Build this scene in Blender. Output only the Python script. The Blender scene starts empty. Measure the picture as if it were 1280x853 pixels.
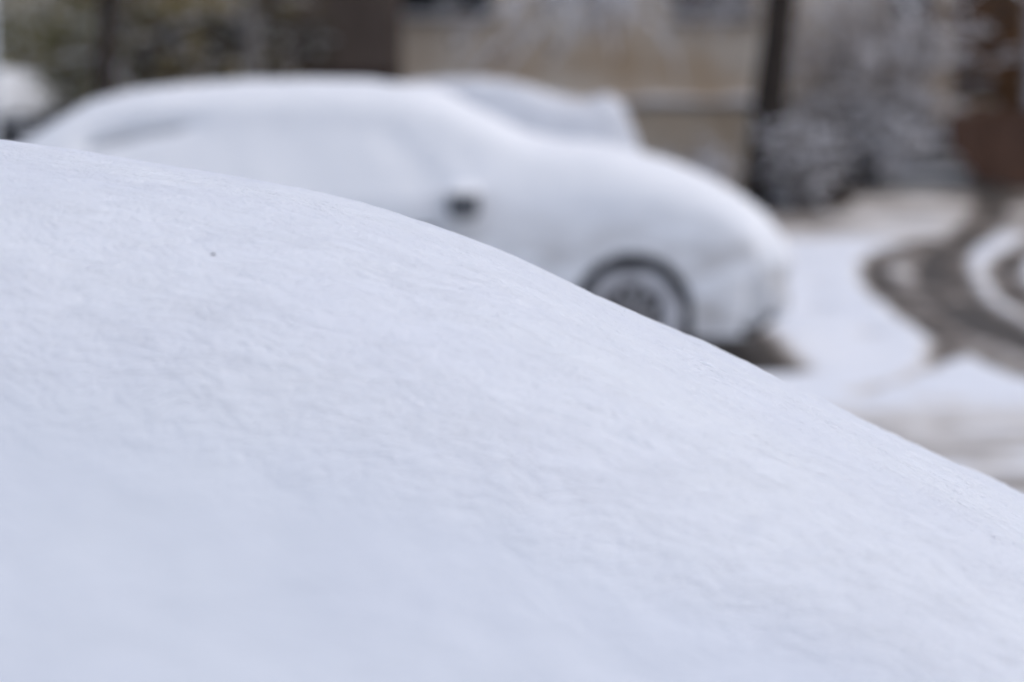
import bpy, bmesh, math, random
import numpy as np
from mathutils import Vector, noise as mnoise

# ------------------------------------------------------------------ camera, sky, sun, exposure
scene = bpy.context.scene
R = math.radians
cam_data = bpy.data.cameras.new('camera')
cam = bpy.data.objects.new('camera', cam_data)
scene.collection.objects.link(cam)
cam.location = (0, 0, 1.65)
cam.rotation_euler = (R(90 - 7.36), 0, 0)
cam_data.sensor_width = 23.5
cam_data.lens = 50
cam_data.clip_start = 0.05
cam_data.clip_end = 2000
cam_data.dof.use_dof = True
cam_data.dof.focus_distance = 2.39
cam_data.dof.aperture_fstop = 1.55
scene.camera = cam

SUN_EL, SUN_AZ = 62, 94          # azimuth measured from +Y towards +X
world = bpy.data.worlds.new('World'); scene.world = world
world.use_nodes = True
wn, wl = world.node_tree.nodes, world.node_tree.links
wn.clear()
sky_n = wn.new('ShaderNodeTexSky'); sky_n.sky_type = 'NISHITA'; sky_n.sun_disc = False
sky_n.sun_elevation = R(SUN_EL); sky_n.sun_rotation = R(SUN_AZ)
sky_n.dust_density = 3.0; sky_n.air_density = 1.0; sky_n.ozone_density = 1.0
hs = wn.new('ShaderNodeHueSaturation'); hs.inputs['Saturation'].default_value = 0.84
bg = wn.new('ShaderNodeBackground'); bg.inputs['Strength'].default_value = 0.13
wo = wn.new('ShaderNodeOutputWorld')
wl.new(sky_n.outputs[0], hs.inputs['Color']); wl.new(hs.outputs[0], bg.inputs['Color']); wl.new(bg.outputs[0], wo.inputs[0])

sun_d = bpy.data.lights.new('sun', 'SUN'); sun_d.energy = 0.5; sun_d.angle = R(80); sun_d.color = (1.0, 0.97, 0.93)
sun = bpy.data.objects.new('sun', sun_d); scene.collection.objects.link(sun)
sdir = Vector((math.sin(R(SUN_AZ)) * math.cos(R(SUN_EL)), math.cos(R(SUN_AZ)) * math.cos(R(SUN_EL)), math.sin(R(SUN_EL))))
sun.rotation_euler = sdir.to_track_quat('Z', 'Y').to_euler()

vs = scene.view_settings
vs.view_transform = 'Standard'; vs.look = 'None'; vs.gamma = 1.0; vs.exposure = 0.25; vs.use_curve_mapping = False

# ------------------------------------------------------------------ helpers
COL = scene.collection
MATS = {}

def srgb(r, g, b):
    f = lambda c: (c / 255 / 12.92) if c / 255 <= 0.04045 else ((c / 255 + 0.055) / 1.055) ** 2.4
    return (f(r), f(g), f(b), 1)

def mat(name, color, rough=0.7, var=0.15, scale=6.0, bump=0.0, bscale=40.0, metallic=0.0, color2=None, detail=5.0, spec=0.5):
    if name in MATS:
        return MATS[name]
    m = bpy.data.materials.new(name); m.use_nodes = True
    n, l = m.node_tree.nodes, m.node_tree.links
    p = n['Principled BSDF']
    tc = n.new('ShaderNodeTexCoord')
    nz = n.new('ShaderNodeTexNoise'); nz.inputs['Scale'].default_value = scale; nz.inputs['Detail'].default_value = detail
    l.new(tc.outputs['Object'], nz.inputs['Vector'])
    cr = n.new('ShaderNodeValToRGB')
    c = list(color[:3])
    if color2 is None:
        lo = [v * (1 - var) for v in c]; hi = [min(1, v * (1 + var)) for v in c]
    else:
        lo = c; hi = list(color2[:3])
    cr.color_ramp.elements[0].position = 0.32; cr.color_ramp.elements[0].color = (*lo, 1)
    cr.color_ramp.elements[1].position = 0.68; cr.color_ramp.elements[1].color = (*hi, 1)
    l.new(nz.outputs['Fac'], cr.inputs['Fac']); l.new(cr.outputs['Color'], p.inputs['Base Color'])
    p.inputs['Roughness'].default_value = rough
    p.inputs['Metallic'].default_value = metallic
    p.inputs['Specular IOR Level'].default_value = spec
    if bump > 0:
        n2 = n.new('ShaderNodeTexNoise'); n2.inputs['Scale'].default_value = bscale; n2.inputs['Detail'].default_value = 6
        l.new(tc.outputs['Object'], n2.inputs['Vector'])
        b = n.new('ShaderNodeBump'); b.inputs['Strength'].default_value = 1.0; b.inputs['Distance'].default_value = bump
        l.new(n2.outputs['Fac'], b.inputs['Height']); l.new(b.outputs['Normal'], p.inputs['Normal'])
    MATS[name] = m
    return m

SNOW = mat('snow', (0.84, 0.875, 0.93), rough=0.75, color2=(0.87, 0.90, 0.945), scale=3, bump=0.004, bscale=60, spec=0.2)
SNOW_OLD = mat('snow_dusty', (0.74, 0.73, 0.76), rough=0.8, color2=(0.86, 0.86, 0.89), scale=5, bump=0.005, bscale=40, spec=0.2)

def near_snow():
    m = bpy.data.materials.new('fresh_snow'); m.use_nodes = True
    n, l = m.node_tree.nodes, m.node_tree.links
    p = n['Principled BSDF']
    tc = n.new('ShaderNodeTexCoord')
    mp = n.new('ShaderNodeMapping'); mp.inputs['Scale'].default_value = (0.6, 1.0, 1.0)
    l.new(tc.outputs['Object'], mp.inputs['Vector'])
    big = n.new('ShaderNodeTexNoise'); big.inputs['Scale'].default_value = 5.0; big.inputs['Detail'].default_value = 3
    l.new(mp.outputs[0], big.inputs['Vector'])
    cr = n.new('ShaderNodeValToRGB')
    cr.color_ramp.elements[0].position = 0.3; cr.color_ramp.elements[0].color = (0.825, 0.857, 0.935, 1)
    cr.color_ramp.elements[1].position = 0.7; cr.color_ramp.elements[1].color = (0.86, 0.892, 0.95, 1)
    l.new(big.outputs['Fac'], cr.inputs['Fac']); l.new(cr.outputs[0], p.inputs['Base Color'])
    p.inputs['Roughness'].default_value = 0.7
    p.inputs['Specular IOR Level'].default_value = 0.15
    f1 = n.new('ShaderNodeTexNoise'); f1.inputs['Scale'].default_value = 225.0; f1.inputs['Detail'].default_value = 6; f1.inputs['Roughness'].default_value = 0.65
    l.new(mp.outputs[0], f1.inputs['Vector'])
    f2 = n.new('ShaderNodeTexNoise'); f2.inputs['Scale'].default_value = 620.0; f2.inputs['Detail'].default_value = 3
    l.new(mp.outputs[0], f2.inputs['Vector'])
    at = n.new('ShaderNodeAttribute'); at.attribute_name = 'relief'
    m2 = n.new('ShaderNodeMapping'); m2.inputs['Scale'].default_value = (0.26, 1.0, 0.4)
    wq = n.new('ShaderNodeTexNoise'); wq.inputs['Scale'].default_value = 7; wq.inputs['Detail'].default_value = 3
    l.new(tc.outputs['Object'], wq.inputs['Vector'])
    wm = n.new('ShaderNodeVectorMath'); wm.operation = 'MULTIPLY_ADD'; wm.inputs[1].default_value = (0.0, 0.09, 0.0)
    l.new(wq.outputs['Color'], wm.inputs[0]); l.new(tc.outputs['Object'], wm.inputs[2]); l.new(wm.outputs[0], m2.inputs['Vector'])
    f3 = n.new('ShaderNodeTexNoise'); f3.inputs['Scale'].default_value = 74.0; f3.inputs['Detail'].default_value = 4; f3.inputs['Roughness'].default_value = 0.6
    l.new(m2.outputs[0], f3.inputs['Vector'])
    ab = n.new('ShaderNodeMath'); ab.operation = 'SUBTRACT'; ab.inputs[1].default_value = 0.5; l.new(f3.outputs['Fac'], ab.inputs[0])
    ab2 = n.new('ShaderNodeMath'); ab2.operation = 'ABSOLUTE'; l.new(ab.outputs[0], ab2.inputs[0])
    mr = n.new('ShaderNodeMapRange'); mr.inputs['From Min'].default_value = 0.0; mr.inputs['From Max'].default_value = 0.10; l.new(ab2.outputs[0], mr.inputs['Value'])
    b0 = n.new('ShaderNodeBump'); b0.inputs['Distance'].default_value = 0.0010; l.new(mr.outputs[0], b0.inputs['Height']); l.new(at.outputs['Fac'], b0.inputs['Strength'])
    b1 = n.new('ShaderNodeBump'); b1.inputs['Distance'].default_value = 0.0027; l.new(at.outputs['Fac'], b1.inputs['Strength'])
    b2 = n.new('ShaderNodeBump'); b2.inputs['Distance'].default_value = 0.0009; l.new(at.outputs['Fac'], b2.inputs['Strength'])
    l.new(f1.outputs['Fac'], b1.inputs['Height']); l.new(f2.outputs['Fac'], b2.inputs['Height'])
    l.new(b0.outputs[0], b1.inputs['Normal']); l.new(b1.outputs[0], b2.inputs['Normal']); l.new(b2.outputs[0], p.inputs['Normal'])
    return m

def plastered_snow():
    # snow thrown against a car: thick above, thin and streaked with grime low on the sides
    m = bpy.data.materials.new('plastered_snow'); m.use_nodes = True
    n, l = m.node_tree.nodes, m.node_tree.links
    p = n['Principled BSDF']; p.inputs['Roughness'].default_value = 0.7; p.inputs['Specular IOR Level'].default_value = 0.2
    tc = n.new('ShaderNodeTexCoord'); mp = n.new('ShaderNodeMapping'); mp.inputs['Scale'].default_value = (1.0, 1.0, 2.6)
    l.new(tc.outputs['Object'], mp.inputs['Vector'])
    nz = n.new('ShaderNodeTexNoise'); nz.inputs['Scale'].default_value = 3.4; nz.inputs['Detail'].default_value = 6
    l.new(mp.outputs[0], nz.inputs['Vector'])
    at = n.new('ShaderNodeAttribute'); at.attribute_name = 'thin'
    ma = n.new('ShaderNodeMath'); ma.operation = 'MULTIPLY_ADD'; ma.inputs[1].default_value = 2.6; ma.inputs[2].default_value = -0.85
    l.new(nz.outputs['Fac'], ma.inputs[0])
    mu = n.new('ShaderNodeMath'); mu.operation = 'MULTIPLY'; mu.use_clamp = True
    l.new(ma.outputs[0], mu.inputs[0]); l.new(at.outputs['Fac'], mu.inputs[1])
    mx = n.new('ShaderNodeMix'); mx.data_type = 'RGBA'
    mx.inputs['A'].default_value = (0.865, 0.88, 0.915, 1); mx.inputs['B'].default_value = (0.46, 0.445, 0.435, 1)
    l.new(mu.outputs[0], mx.inputs['Factor']); l.new(mx.outputs['Result'], p.inputs['Base Color'])
    n2 = n.new('ShaderNodeTexNoise'); n2.inputs['Scale'].default_value = 50; n2.inputs['Detail'].default_value = 6
    l.new(tc.outputs['Object'], n2.inputs['Vector'])
    b = n.new('ShaderNodeBump'); b.inputs['Distance'].default_value = 0.004
    l.new(n2.outputs['Fac'], b.inputs['Height']); l.new(b.outputs[0], p.inputs['Normal'])
    return m

def put(o, parent=None):
    COL.objects.link(o)
    if parent is not None:
        o.parent = parent
    return o

def mesh_obj(name, verts, faces, m, parent=None, smooth=False, loc=None):
    me = bpy.data.meshes.new(name)
    me.from_pydata([tuple(map(float, v)) for v in verts] if not isinstance(verts, np.ndarray) else verts.tolist(), [], faces)
    if m is not None:
        me.materials.append(m)
    if smooth:
        me.polygons.foreach_set('use_smooth', [True] * len(me.polygons))
    me.update()
    o = bpy.data.objects.new(name, me)
    if loc is not None:
        o.location = loc
    return put(o, parent)

def empty(name, loc, rz=0.0):
    o = bpy.data.objects.new(name, None); o.location = loc; o.rotation_euler = (0, 0, rz)
    o.empty_display_size = 0.2
    return put(o)

def tag(o, label=None, cat=None, group=None, kind=None):
    for k, v in (('label', label), ('category', cat), ('group', group), ('kind', kind)):
        if v is not None:
            o[k] = v
    return o

class MB:
    """collects shapes for one mesh"""
    def __init__(self): self.v = []; self.f = []
    def add(self, v, f):
        b = len(self.v); self.v += [tuple(map(float, p)) for p in v]; self.f += [tuple(i + b for i in q) for q in f]
    def box(self, x0, x1, y0, y1, z0, z1, bev=0.0):
        if bev <= 0:
            v = [(x0,y0,z0),(x1,y0,z0),(x1,y1,z0),(x0,y1,z0),(x0,y0,z1),(x1,y0,z1),(x1,y1,z1),(x0,y1,z1)]
            self.add(v, [(0,3,2,1),(4,5,6,7),(0,1,5,4),(1,2,6,5),(2,3,7,6),(3,0,4,7)])
        else:
            bm = bmesh.new(); bmesh.ops.create_cube(bm, size=1)
            for q in bm.verts:
                q.co = Vector(((x0+x1)/2 + q.co.x*(x1-x0), (y0+y1)/2 + q.co.y*(y1-y0), (z0+z1)/2 + q.co.z*(z1-z0)))
            bmesh.ops.bevel(bm, geom=bm.edges[:], offset=bev, segments=2, affect='EDGES', profile=0.5)
            bm.verts.index_update()
            self.add([q.co[:] for q in bm.verts], [tuple(w.index for w in f.verts) for f in bm.faces]); bm.free()
        return self
    def tube(self, pts, rad, n=6, cap=True, squash=None):
        pts = [Vector(p) for p in pts]
        vs_, fs = [], []
        up = Vector((0.13, 0.21, 0.97))
        for i, p in enumerate(pts):
            d = (pts[min(i+1, len(pts)-1)] - pts[max(i-1, 0)])
            if d.length < 1e-6: d = Vector((0, 0, 1))
            d.normalize()
            a = d.cross(up)
            if a.length < 1e-3: a = d.cross(Vector((1, 0, 0)))
            a.normalize(); b = a.cross(d)
            for k in range(n):
                t = 2*math.pi*k/n
                vs_.append(p + a*math.cos(t)*rad[i] + b*math.sin(t)*rad[i]*(squash or 1))
        for i in range(len(pts)-1):
            for k in range(n):
                k2 = (k+1) % n
                fs.append((i*n+k, i*n+k2, (i+1)*n+k2, (i+1)*n+k))
        if cap:
            fs.append(tuple(range(n-1, -1, -1))); fs.append(tuple((len(pts)-1)*n + k for k in range(n)))
        self.add(vs_, fs)
        return self
    def lathe(self, prof, axis_o=(0,0,0), n=40):
        """profile of (radius, y) turned about the Y axis"""
        v, f = [], []
        m = len(prof)
        for k in range(n):
            t = 2*math.pi*k/n
            for r, y in prof:
                v.append((axis_o[0] + r*math.cos(t), axis_o[1] + y, axis_o[2] + r*math.sin(t)))
        for k in range(n):
            k2 = (k+1) % n
            for i in range(m-1):
                f.append((k*m+i, k*m+i+1, k2*m+i+1, k2*m+i))
        self.add(v, f)
        return self
    def build(self, name, m, parent=None, smooth=False):
        return mesh_obj(name, self.v, self.f, m, parent, smooth)

def fbm(x, y, z, octv=4):
    return mnoise.fractal(Vector((x, y, z)), 1.0, 2.0, octv, noise_basis='PERLIN_ORIGINAL')

# ------------------------------------------------------------------ ground with wheel tracks
RUTS = [  # (points, half width, strength)
    ([(3.95,20.4),(3.55,19.5),(3.2,18.7),(2.9,17.3),(2.73,15.65),(2.67,14.35),(2.66,13.1),(2.72,12.3),(2.82,11.4)], 0.135, 1.0),
    ([(6.1,28.0),(5.75,26.1),(4.9,22.6),(4.3,20.6),(3.75,18.9),(3.35,17.0),(3.1,15.3),(3.02,13.8),(3.06,12.65),(3.25,11.4)], 0.23, 1.0),
    ([(6.9,26.5),(5.6,22.0),(4.75,19.8),(4.15,18.2),(3.77,16.6),(3.57,15.2),(3.52,14.0),(3.6,12.5)], 0.15, 0.95),
    ([(4.5,21.2),(3.95,19.6),(3.45,18.4),(3.12,17.0),(2.92,15.4),(2.84,14.0),(2.85,12.8),(2.95,11.6)], 0.27, 0.62),
    ([(2.75,13.4),(2.62,12.9),(2.50,12.4),(2.40,12.1)], 0.11, 0.80),
    ([(2.46,12.25),(2.32,11.85),(2.16,11.5)], 0.07, 0.55),
    ([(2.2,11.6),(2.0,11.2),(1.75,10.85)], 0.05, 0.36),
]
def dens(pts):
    p = np.array(pts, float); out = []
    for i in range(len(p)-1):
        for t in np.linspace(0, 1, 14, endpoint=False): out.append(p[i]*(1-t)+p[i+1]*t)
    out.append(p[-1]); out = np.array(out)
    for _ in range(12): out[1:-1] = 0.5*out[1:-1] + 0.25*(out[:-2]+out[2:])
    return out
def build_ground():
    xs = np.concatenate([[-600,-200,-80,-40,-20,-12,-8,-6,-5], np.arange(-4.2,1.0,0.12), np.arange(1.0,8.0,0.05), [8.5,9,10,12,16,24,40,80,200,600]])
    ys = np.concatenate([[-600,-200,-60,-20,-8,-3,0,1,2,3,4,5,6,6.6], np.arange(7,21,0.05), np.arange(21,31,0.12), [32,34,38,45,60,100,250,800]])
    X, Y = np.meshgrid(xs, ys)
    wear_shade = np.zeros_like(X)
    P = np.stack([X.ravel(), Y.ravel()], 1)
    jx = np.array([fbm(a*1.6, b*1.6, 3.1, 3) for a, b in P]); jn = np.array([fbm(a*6, b*6, 8.1, 3) for a, b in P])
    jg = np.array([fbm(a*3.1+7, b*1.1, 6.3, 4) for a, b in P])
    for pts, hw, st in RUTS:
        d = np.full(len(P), 1e9)
        for q in dens(pts):
            d = np.minimum(d, np.hypot(P[:,0]-q[0], P[:,1]-q[1]))
        d = d + 0.05*jx + 0.03*jn
        w = np.clip((hw + 0.05 - d)/0.10, 0, 1)
        wear_shade = np.maximum(wear_shade, (w*st*np.clip(0.95+0.55*jg, 0.55, 1)).reshape(X.shape))
    # grey snow squeezed up between the two left ruts
    sl = np.clip(1 - np.hypot((X-3.07)/0.12, (Y-17.3)/0.9), 0, 1)
    wear_shade = wear_shade*(1 - 0.55*np.clip(sl*2, 0, 1))
    # slush on the lane towards the near car
    jx2 = np.array([fbm(a*0.7+5, b*3.2, 1.7, 5) for a, b in P]).reshape(X.shape)
    lane = np.clip((10.75 + 0.25*jx.reshape(X.shape) - Y)/0.7, 0, 1) * np.clip((X+8)/2, 0, 1)
    wear_shade = np.maximum(wear_shade, lane*np.clip(0.25 + 0.38*jx2 + 0.18*jg.reshape(X.shape), 0.04, 0.85))
    far = np.clip((Y-19.8+0.8*jx.reshape(X.shape))/1.8, 0, 1)
    jf = np.array([fbm(a*0.9+2, b*0.6, 4.7, 4) for a, b in P]).reshape(X.shape)
    wear_shade = np.maximum(wear_shade, far*np.clip(0.44 + 0.5*jf, 0.12, 0.8))
    # bare wet asphalt where cars stood; saloon's patch widened to paint its shadow too
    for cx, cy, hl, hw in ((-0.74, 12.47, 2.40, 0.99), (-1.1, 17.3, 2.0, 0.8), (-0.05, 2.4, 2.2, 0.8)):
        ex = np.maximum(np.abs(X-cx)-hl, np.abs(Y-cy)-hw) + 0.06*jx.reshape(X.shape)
        wear_shade = np.maximum(wear_shade, np.clip(-ex/0.12, 0, 1)*1.0)
    ft = np.zeros_like(X)
    for fx, fy in ((2.26,16.05),(2.18,13.3),(2.05,14.7),(2.35,17.6)):
        ft = np.maximum(ft, np.clip(1 - np.hypot((X-fx)/0.13, (Y-fy)/0.24), 0, 1))
    wear_shade = np.maximum(wear_shade, 0.26*np.clip(ft*2, 0, 1))
    Z = 0.012*jx.reshape(X.shape) + 0.006*jn.reshape(X.shape) - 0.05*wear_shade - 0.05*np.clip(ft*2, 0, 1)
    ny, nx = X.shape
    V = np.stack([X.ravel(), Y.ravel(), Z.ravel()], 1)
    I = np.arange(nx*ny).reshape(ny, nx)
    F = np.stack([I[:-1,:-1], I[:-1,1:], I[1:,1:], I[1:,:-1]], -1).reshape(-1, 4).tolist()
    m = bpy.data.materials.new('snowy_ground'); m.use_nodes = True
    n, l = m.node_tree.nodes, m.node_tree.links
    p = n['Principled BSDF']; p.inputs['Specular IOR Level'].default_value = 0.3
    at = n.new('ShaderNodeAttribute'); at.attribute_name = 'wear_shade'
    tc = n.new('ShaderNodeTexCoord')
    nz = n.new('ShaderNodeTexNoise'); nz.inputs['Scale'].default_value = 9; nz.inputs['Detail'].default_value = 7
    l.new(tc.outputs['Object'], nz.inputs['Vector'])
    mx = n.new('ShaderNodeMath'); mx.operation = 'MULTIPLY_ADD'; mx.inputs[1].default_value = 0.35; mx.inputs[2].default_value = -0.175
    ad = n.new('ShaderNodeMath'); ad.operation = 'ADD'
    l.new(nz.outputs['Fac'], mx.inputs[0]); l.new(mx.outputs[0], ad.inputs[0]); l.new(at.outputs['Fac'], ad.inputs[1])
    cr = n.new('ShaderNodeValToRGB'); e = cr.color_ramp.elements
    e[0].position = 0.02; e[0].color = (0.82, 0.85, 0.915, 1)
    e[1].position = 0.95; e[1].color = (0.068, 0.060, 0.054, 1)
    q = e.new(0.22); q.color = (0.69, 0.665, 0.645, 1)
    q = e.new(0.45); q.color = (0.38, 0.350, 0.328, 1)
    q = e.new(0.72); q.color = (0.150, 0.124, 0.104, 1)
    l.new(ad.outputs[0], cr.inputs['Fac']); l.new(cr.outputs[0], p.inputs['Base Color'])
    p.inputs['Roughness'].default_value = 0.65
    n2 = n.new('ShaderNodeTexNoise'); n2.inputs['Scale'].default_value = 45; n2.inputs['Detail'].default_value = 5
    l.new(tc.outputs['Object'], n2.inputs['Vector'])
    b = n.new('ShaderNodeBump'); b.inputs['Distance'].default_value = 0.01
    l.new(n2.outputs['Fac'], b.inputs['Height']); l.new(b.outputs[0], p.inputs['Normal'])
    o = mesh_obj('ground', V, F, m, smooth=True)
    a = o.data.attributes.new('wear_shade', 'FLOAT', 'POINT'); a.data.foreach_set('value', np.clip(wear_shade, 0, 1).ravel().astype(np.float32))
    tag(o, 'snow covered yard with dark wheel tracks and slush', kind='structure')
build_ground()

# ------------------------------------------------------------------ cars
def curve(pts):
    """smooth monotone interpolation through (x, v) points"""
    p = np.array(sorted(pts), float)
    x, y = p[:,0], p[:,1]; h = np.diff(x); s = np.diff(y)/h
    m = np.zeros(len(x)); m[0] = s[0]; m[-1] = s[-1]
    for i in range(1, len(x)-1):
        m[i] = 0 if s[i-1]*s[i] <= 0 else 2*s[i-1]*s[i]/(s[i-1]+s[i])*0.5 + 0.25*(s[i-1]+s[i])
    def f(t):
        t = np.clip(np.asarray(t, float), x[0], x[-1])
        i = np.clip(np.searchsorted(x, t)-1, 0, len(h)-1)
        u = (t-x[i])/h[i]
        return ((1+2*u)*(1-u)**2*y[i] + u*(1-u)**2*h[i]*m[i] + u*u*(3-2*u)*y[i+1] + u*u*(u-1)*h[i]*m[i+1])
    return f

class Shape:
    """body of a car: x along the car (front = +x), half sections from underside to roof centre"""
    def __init__(s, top, x0, x1, hw, belt=0.90, low=0.20, crown=0.045, tumble=0.42, edge=0.05, lift=0.12):
        s.lift = lift
        s.top = curve(top); s.x0, s.x1, s.hw = x0, x1, hw
        s.belt, s.low, s.crown, s.tumble, s.edge = belt, low, crown, tumble, edge
    def width(s, x):
        f = np.clip((s.x1-x)/0.55, 0, 1); r = np.clip((x-s.x0)/0.55, 0, 1)
        return s.hw*(0.62 + 0.38*np.sqrt(1-(1-f)**2.4))*(0.70 + 0.30*np.sqrt(1-(1-r)**2.4))
    def section(s, x, n):
        w = float(s.width(x)); zt = float(s.top(x))
        f = max(0, 1-(s.x1-x)/0.25); r = max(0, 1-(x-s.x0)/0.25)
        lo = s.low + s.lift*f**1.5 + 0.14*r*r
        belt = min(s.belt, zt-0.09)
        cab = max(0.0, zt-belt-0.09)
        mid = min(0.56, 0.55*(lo+belt)+0.08)
        wr = w*0.975 - s.tumble*cab - s.edge
        cr = s.crown*(0.6+min(1, cab/0.4)*0.4)
        P = np.array([(0,lo),(w*0.88,lo),(w*0.965,lo+0.05),(w*0.992,lo+0.16),(w,mid),(w*0.985,belt-0.03),(w*0.965-0.1*s.tumble*cab,belt+0.10*cab),
                      (wr+0.03+s.tumble*0.12*cab,belt+0.80*cab),(wr,zt-cr-0.010),(wr*0.72,zt-cr*0.42),(wr*0.36,zt-cr*0.08),(0,zt)])
        for _ in range(3):
            q = np.empty((2*len(P),2)); q[0::2] = P; q[1::2] = P
            a = 0.75*P[:-1]+0.25*P[1:]; b = 0.25*P[:-1]+0.75*P[1:]
            mid_ = np.empty((2*len(a),2)); mid_[0::2] = a; mid_[1::2] = b
            P = np.vstack([P[:1], mid_, P[-1:]])
        return P
    def resampled(s, x, n, zmin=None):
        P = s.section(x, n)
        if zmin is not None:
            k = np.argmax((P[:,1] > zmin) & (P[:,0] > 0.05*s.hw))
            P = P[k:]
        L = np.concatenate([[0], np.cumsum(np.hypot(*np.diff(P, axis=0).T))])
        t = np.linspace(0, L[-1], n)
        return np.stack([np.interp(t, L, P[:,0]), np.interp(t, L, P[:,1])], 1)

def grid_faces(nx, ny, keep=None):
    I = np.arange(nx*ny).reshape(nx, ny)
    F = np.stack([I[:-1,:-1], I[1:,:-1], I[1:,1:], I[:-1,1:]], -1).reshape(-1, 4)
    if keep is not None: F = F[keep.ravel()]
    return F.tolist()

def grid_normals(G):
    du = np.gradient(G, axis=0); dv = np.gradient(G, axis=1)
    n = np.cross(du, dv); n /= np.maximum(np.linalg.norm(n, axis=2, keepdims=True), 1e-9)
    return n

def side_grid(sh, xs, n, zmin):
    """full width grid: right sill - roof - left sill, indices [station, point, xyz]"""
    rows = []
    for x in xs:
        h = sh.resampled(x, n, zmin)
        right = np.stack([np.full(n, x), -h[:,0], h[:,1]], 1)
        left = np.stack([np.full(n-1, x), h[-2::-1,0], h[-2::-1,1]], 1)
        rows.append(np.vstack([right, left]))
    return np.array(rows)

def stations(x0, x1, step, endstep=0.012):
    a = [x0+0.002, x0+endstep, x0+3*endstep, x0+6*endstep]
    b = [x1-6*endstep, x1-3*endstep, x1-endstep, x1-0.002]
    mid = np.linspace(a[-1], b[0], max(3, int((b[0]-a[-1])/step)))[1:-1]
    return np.concatenate([a, mid, b])

def make_car(name, sh, paint, wheels, snow_t, loc, rz, snow_mat=SNOW, snow_step=0.03, snow_n=70, smooth_it=10,
             extra_stations=None, gap=None, rough=None, wheel_r=0.285, arch_r=0.335, zmin_snow=0.26, mirror_x=None, fine=None, snow_side=0.018):
    root = empty(name, loc, rz)
    # body
    xs = stations(sh.x0, sh.x1, 0.06)
    n = 34
    verts, faces = [], []
    for x in xs:
        h = sh.resampled(x, n)
        for y, z in h: verts.append((x, -y, z))
        for y, z in h[-2:0:-1]: verts.append((x, y, z))
    m = 2*n-2
    for i in range(len(xs)-1):
        for k in range(m):
            k2 = (k+1) % m
            faces.append((i*m+k, i*m+k2, (i+1)*m+k2, (i+1)*m+k)[::-1])
    faces.append(tuple(range(m))); faces.append(tuple((len(xs)-1)*m+k for k in range(m-1, -1, -1)))
    body = mesh_obj('body', verts, faces, paint, root, True)
    body.data.materials.append(mat('underbody', (0.012,0.012,0.013), 0.9))
    bm = bmesh.new(); bm.from_mesh(body.data); bmesh.ops.recalc_face_normals(bm, faces=bm.faces); bm.to_mesh(body.data); bm.free()
    cutters = []
    for wx in wheels:
        for sgn in (-1, 1):
            c = MB().lathe([(0, 0.0), (arch_r, 0.0), (arch_r, 0.40), (0, 0.40)], (wx, sgn*(sh.hw-0.12)-0.2, wheel_r+0.02), 44)
            co = c.build('cutter', None)
            bm = bmesh.new(); bm.from_mesh(co.data); bmesh.ops.remove_doubles(bm, verts=bm.verts, dist=1e-5); bmesh.ops.recalc_face_normals(bm, faces=bm.faces); bm.to_mesh(co.data); bm.free()
            co.parent = root; cutters.append(co)
            md = body.modifiers.new('arch', 'BOOLEAN'); md.operation = 'DIFFERENCE'; md.object = co; md.solver = 'EXACT'
    bpy.context.view_layer.update()
    dg = bpy.context.evaluated_depsgraph_get()
    nm = bpy.data.meshes.new_from_object(body.evaluated_get(dg))
    body.modifiers.clear(); body.data = nm
    for c in cutters: bpy.data.objects.remove(c, do_unlink=True)
    if len(nm.materials) < 2: nm.materials.append(mat('underbody', (0.012,0.012,0.013), 0.9))
    for p in nm.polygons:
        for wx in wheels:
            rr = [math.hypot(nm.vertices[v].co.x-wx, nm.vertices[v].co.z-wheel_r-0.02) for v in p.vertices]
            if max(rr) < arch_r+0.004: p.material_index = 1; p.use_smooth = False
    for p in nm.polygons:
        if p.center.z < sh.low+0.045 or (p.normal.z < -0.25 and p.center.z < 0.5): p.material_index = 1
    # glass, laid on the body surface
    glass = mat('car_glass', (0.02,0.024,0.028), 0.08, 0.1)
    trim = mat('black_trim', (0.016,0.016,0.017), 0.55)
    def patch(nm_, x0, x1, zf, side, m_, off=0.004, nx=14, nyy=8):
        g = []
        for x in np.linspace(x0, x1, nx):
            P = sh.section(x, 0); lo, hi = zf(x)
            half = P[np.argmax(P[:,0]):]
            zs = np.linspace(lo, hi, nyy)
            yy = np.interp(zs, half[:,1], half[:,0])
            g.append([(x, side*y, z) for y, z in zip(yy, zs)])
        G = np.array(g); nn = grid_normals(G)
        if nn[..., 1].mean()*side < 0: nn = -nn
        return mesh_obj(nm_, (G+nn*off).reshape(-1, 3), grid_faces(nx, nyy), m_, root, True)
    def top_patch(nm_, x0, x1, frac, m_, off=0.004):
        g = []
        for x in np.linspace(x0, x1, 12):
            P = sh.section(x, 0); k = np.argmax(P[:,0]); half = P[k:]
            wr = half[np.searchsorted(-half[:,0], -half[:,0].max()*0.86)][0]
            t = np.linspace(-frac, frac, 15)*wr
            z = np.interp(np.abs(t), half[::-1,0], half[::-1,1])
            g.append([(x, y, q) for y, q in zip(t, z)])
        G = np.array(g); nn = grid_normals(G)
        if nn[..., 2].mean() < 0: nn = -nn
        return mesh_obj(nm_, (G+nn*off).reshape(-1, 3), grid_faces(12, 15), m_, root, True)
    cabx = [x for x in np.linspace(sh.x0, sh.x1, 200) if float(sh.top(x)) > sh.belt+0.33]
    c0, c1 = min(cabx), max(cabx)
    cm = (c0+c1)/2
    for sgn in (-1, 1):
        for a, b in ((c0+0.04, cm-0.05), (cm+0.05, c1-0.02)):
            patch('side_window', a, b, lambda x: (sh.belt+0.03, float(sh.top(x))-0.14), sgn, glass)
        for xh in (cm-0.12, c1-0.35 if c1-0.35 > cm else cm+0.3):
            w = float(sh.width(xh)); hb = MB().box(xh-0.09, xh+0.09, sgn*(w-0.012), sgn*(w+0.03), sh.belt-0.14, sh.belt-0.115, 0.006); hb.build('door_handle', trim, root)
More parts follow.
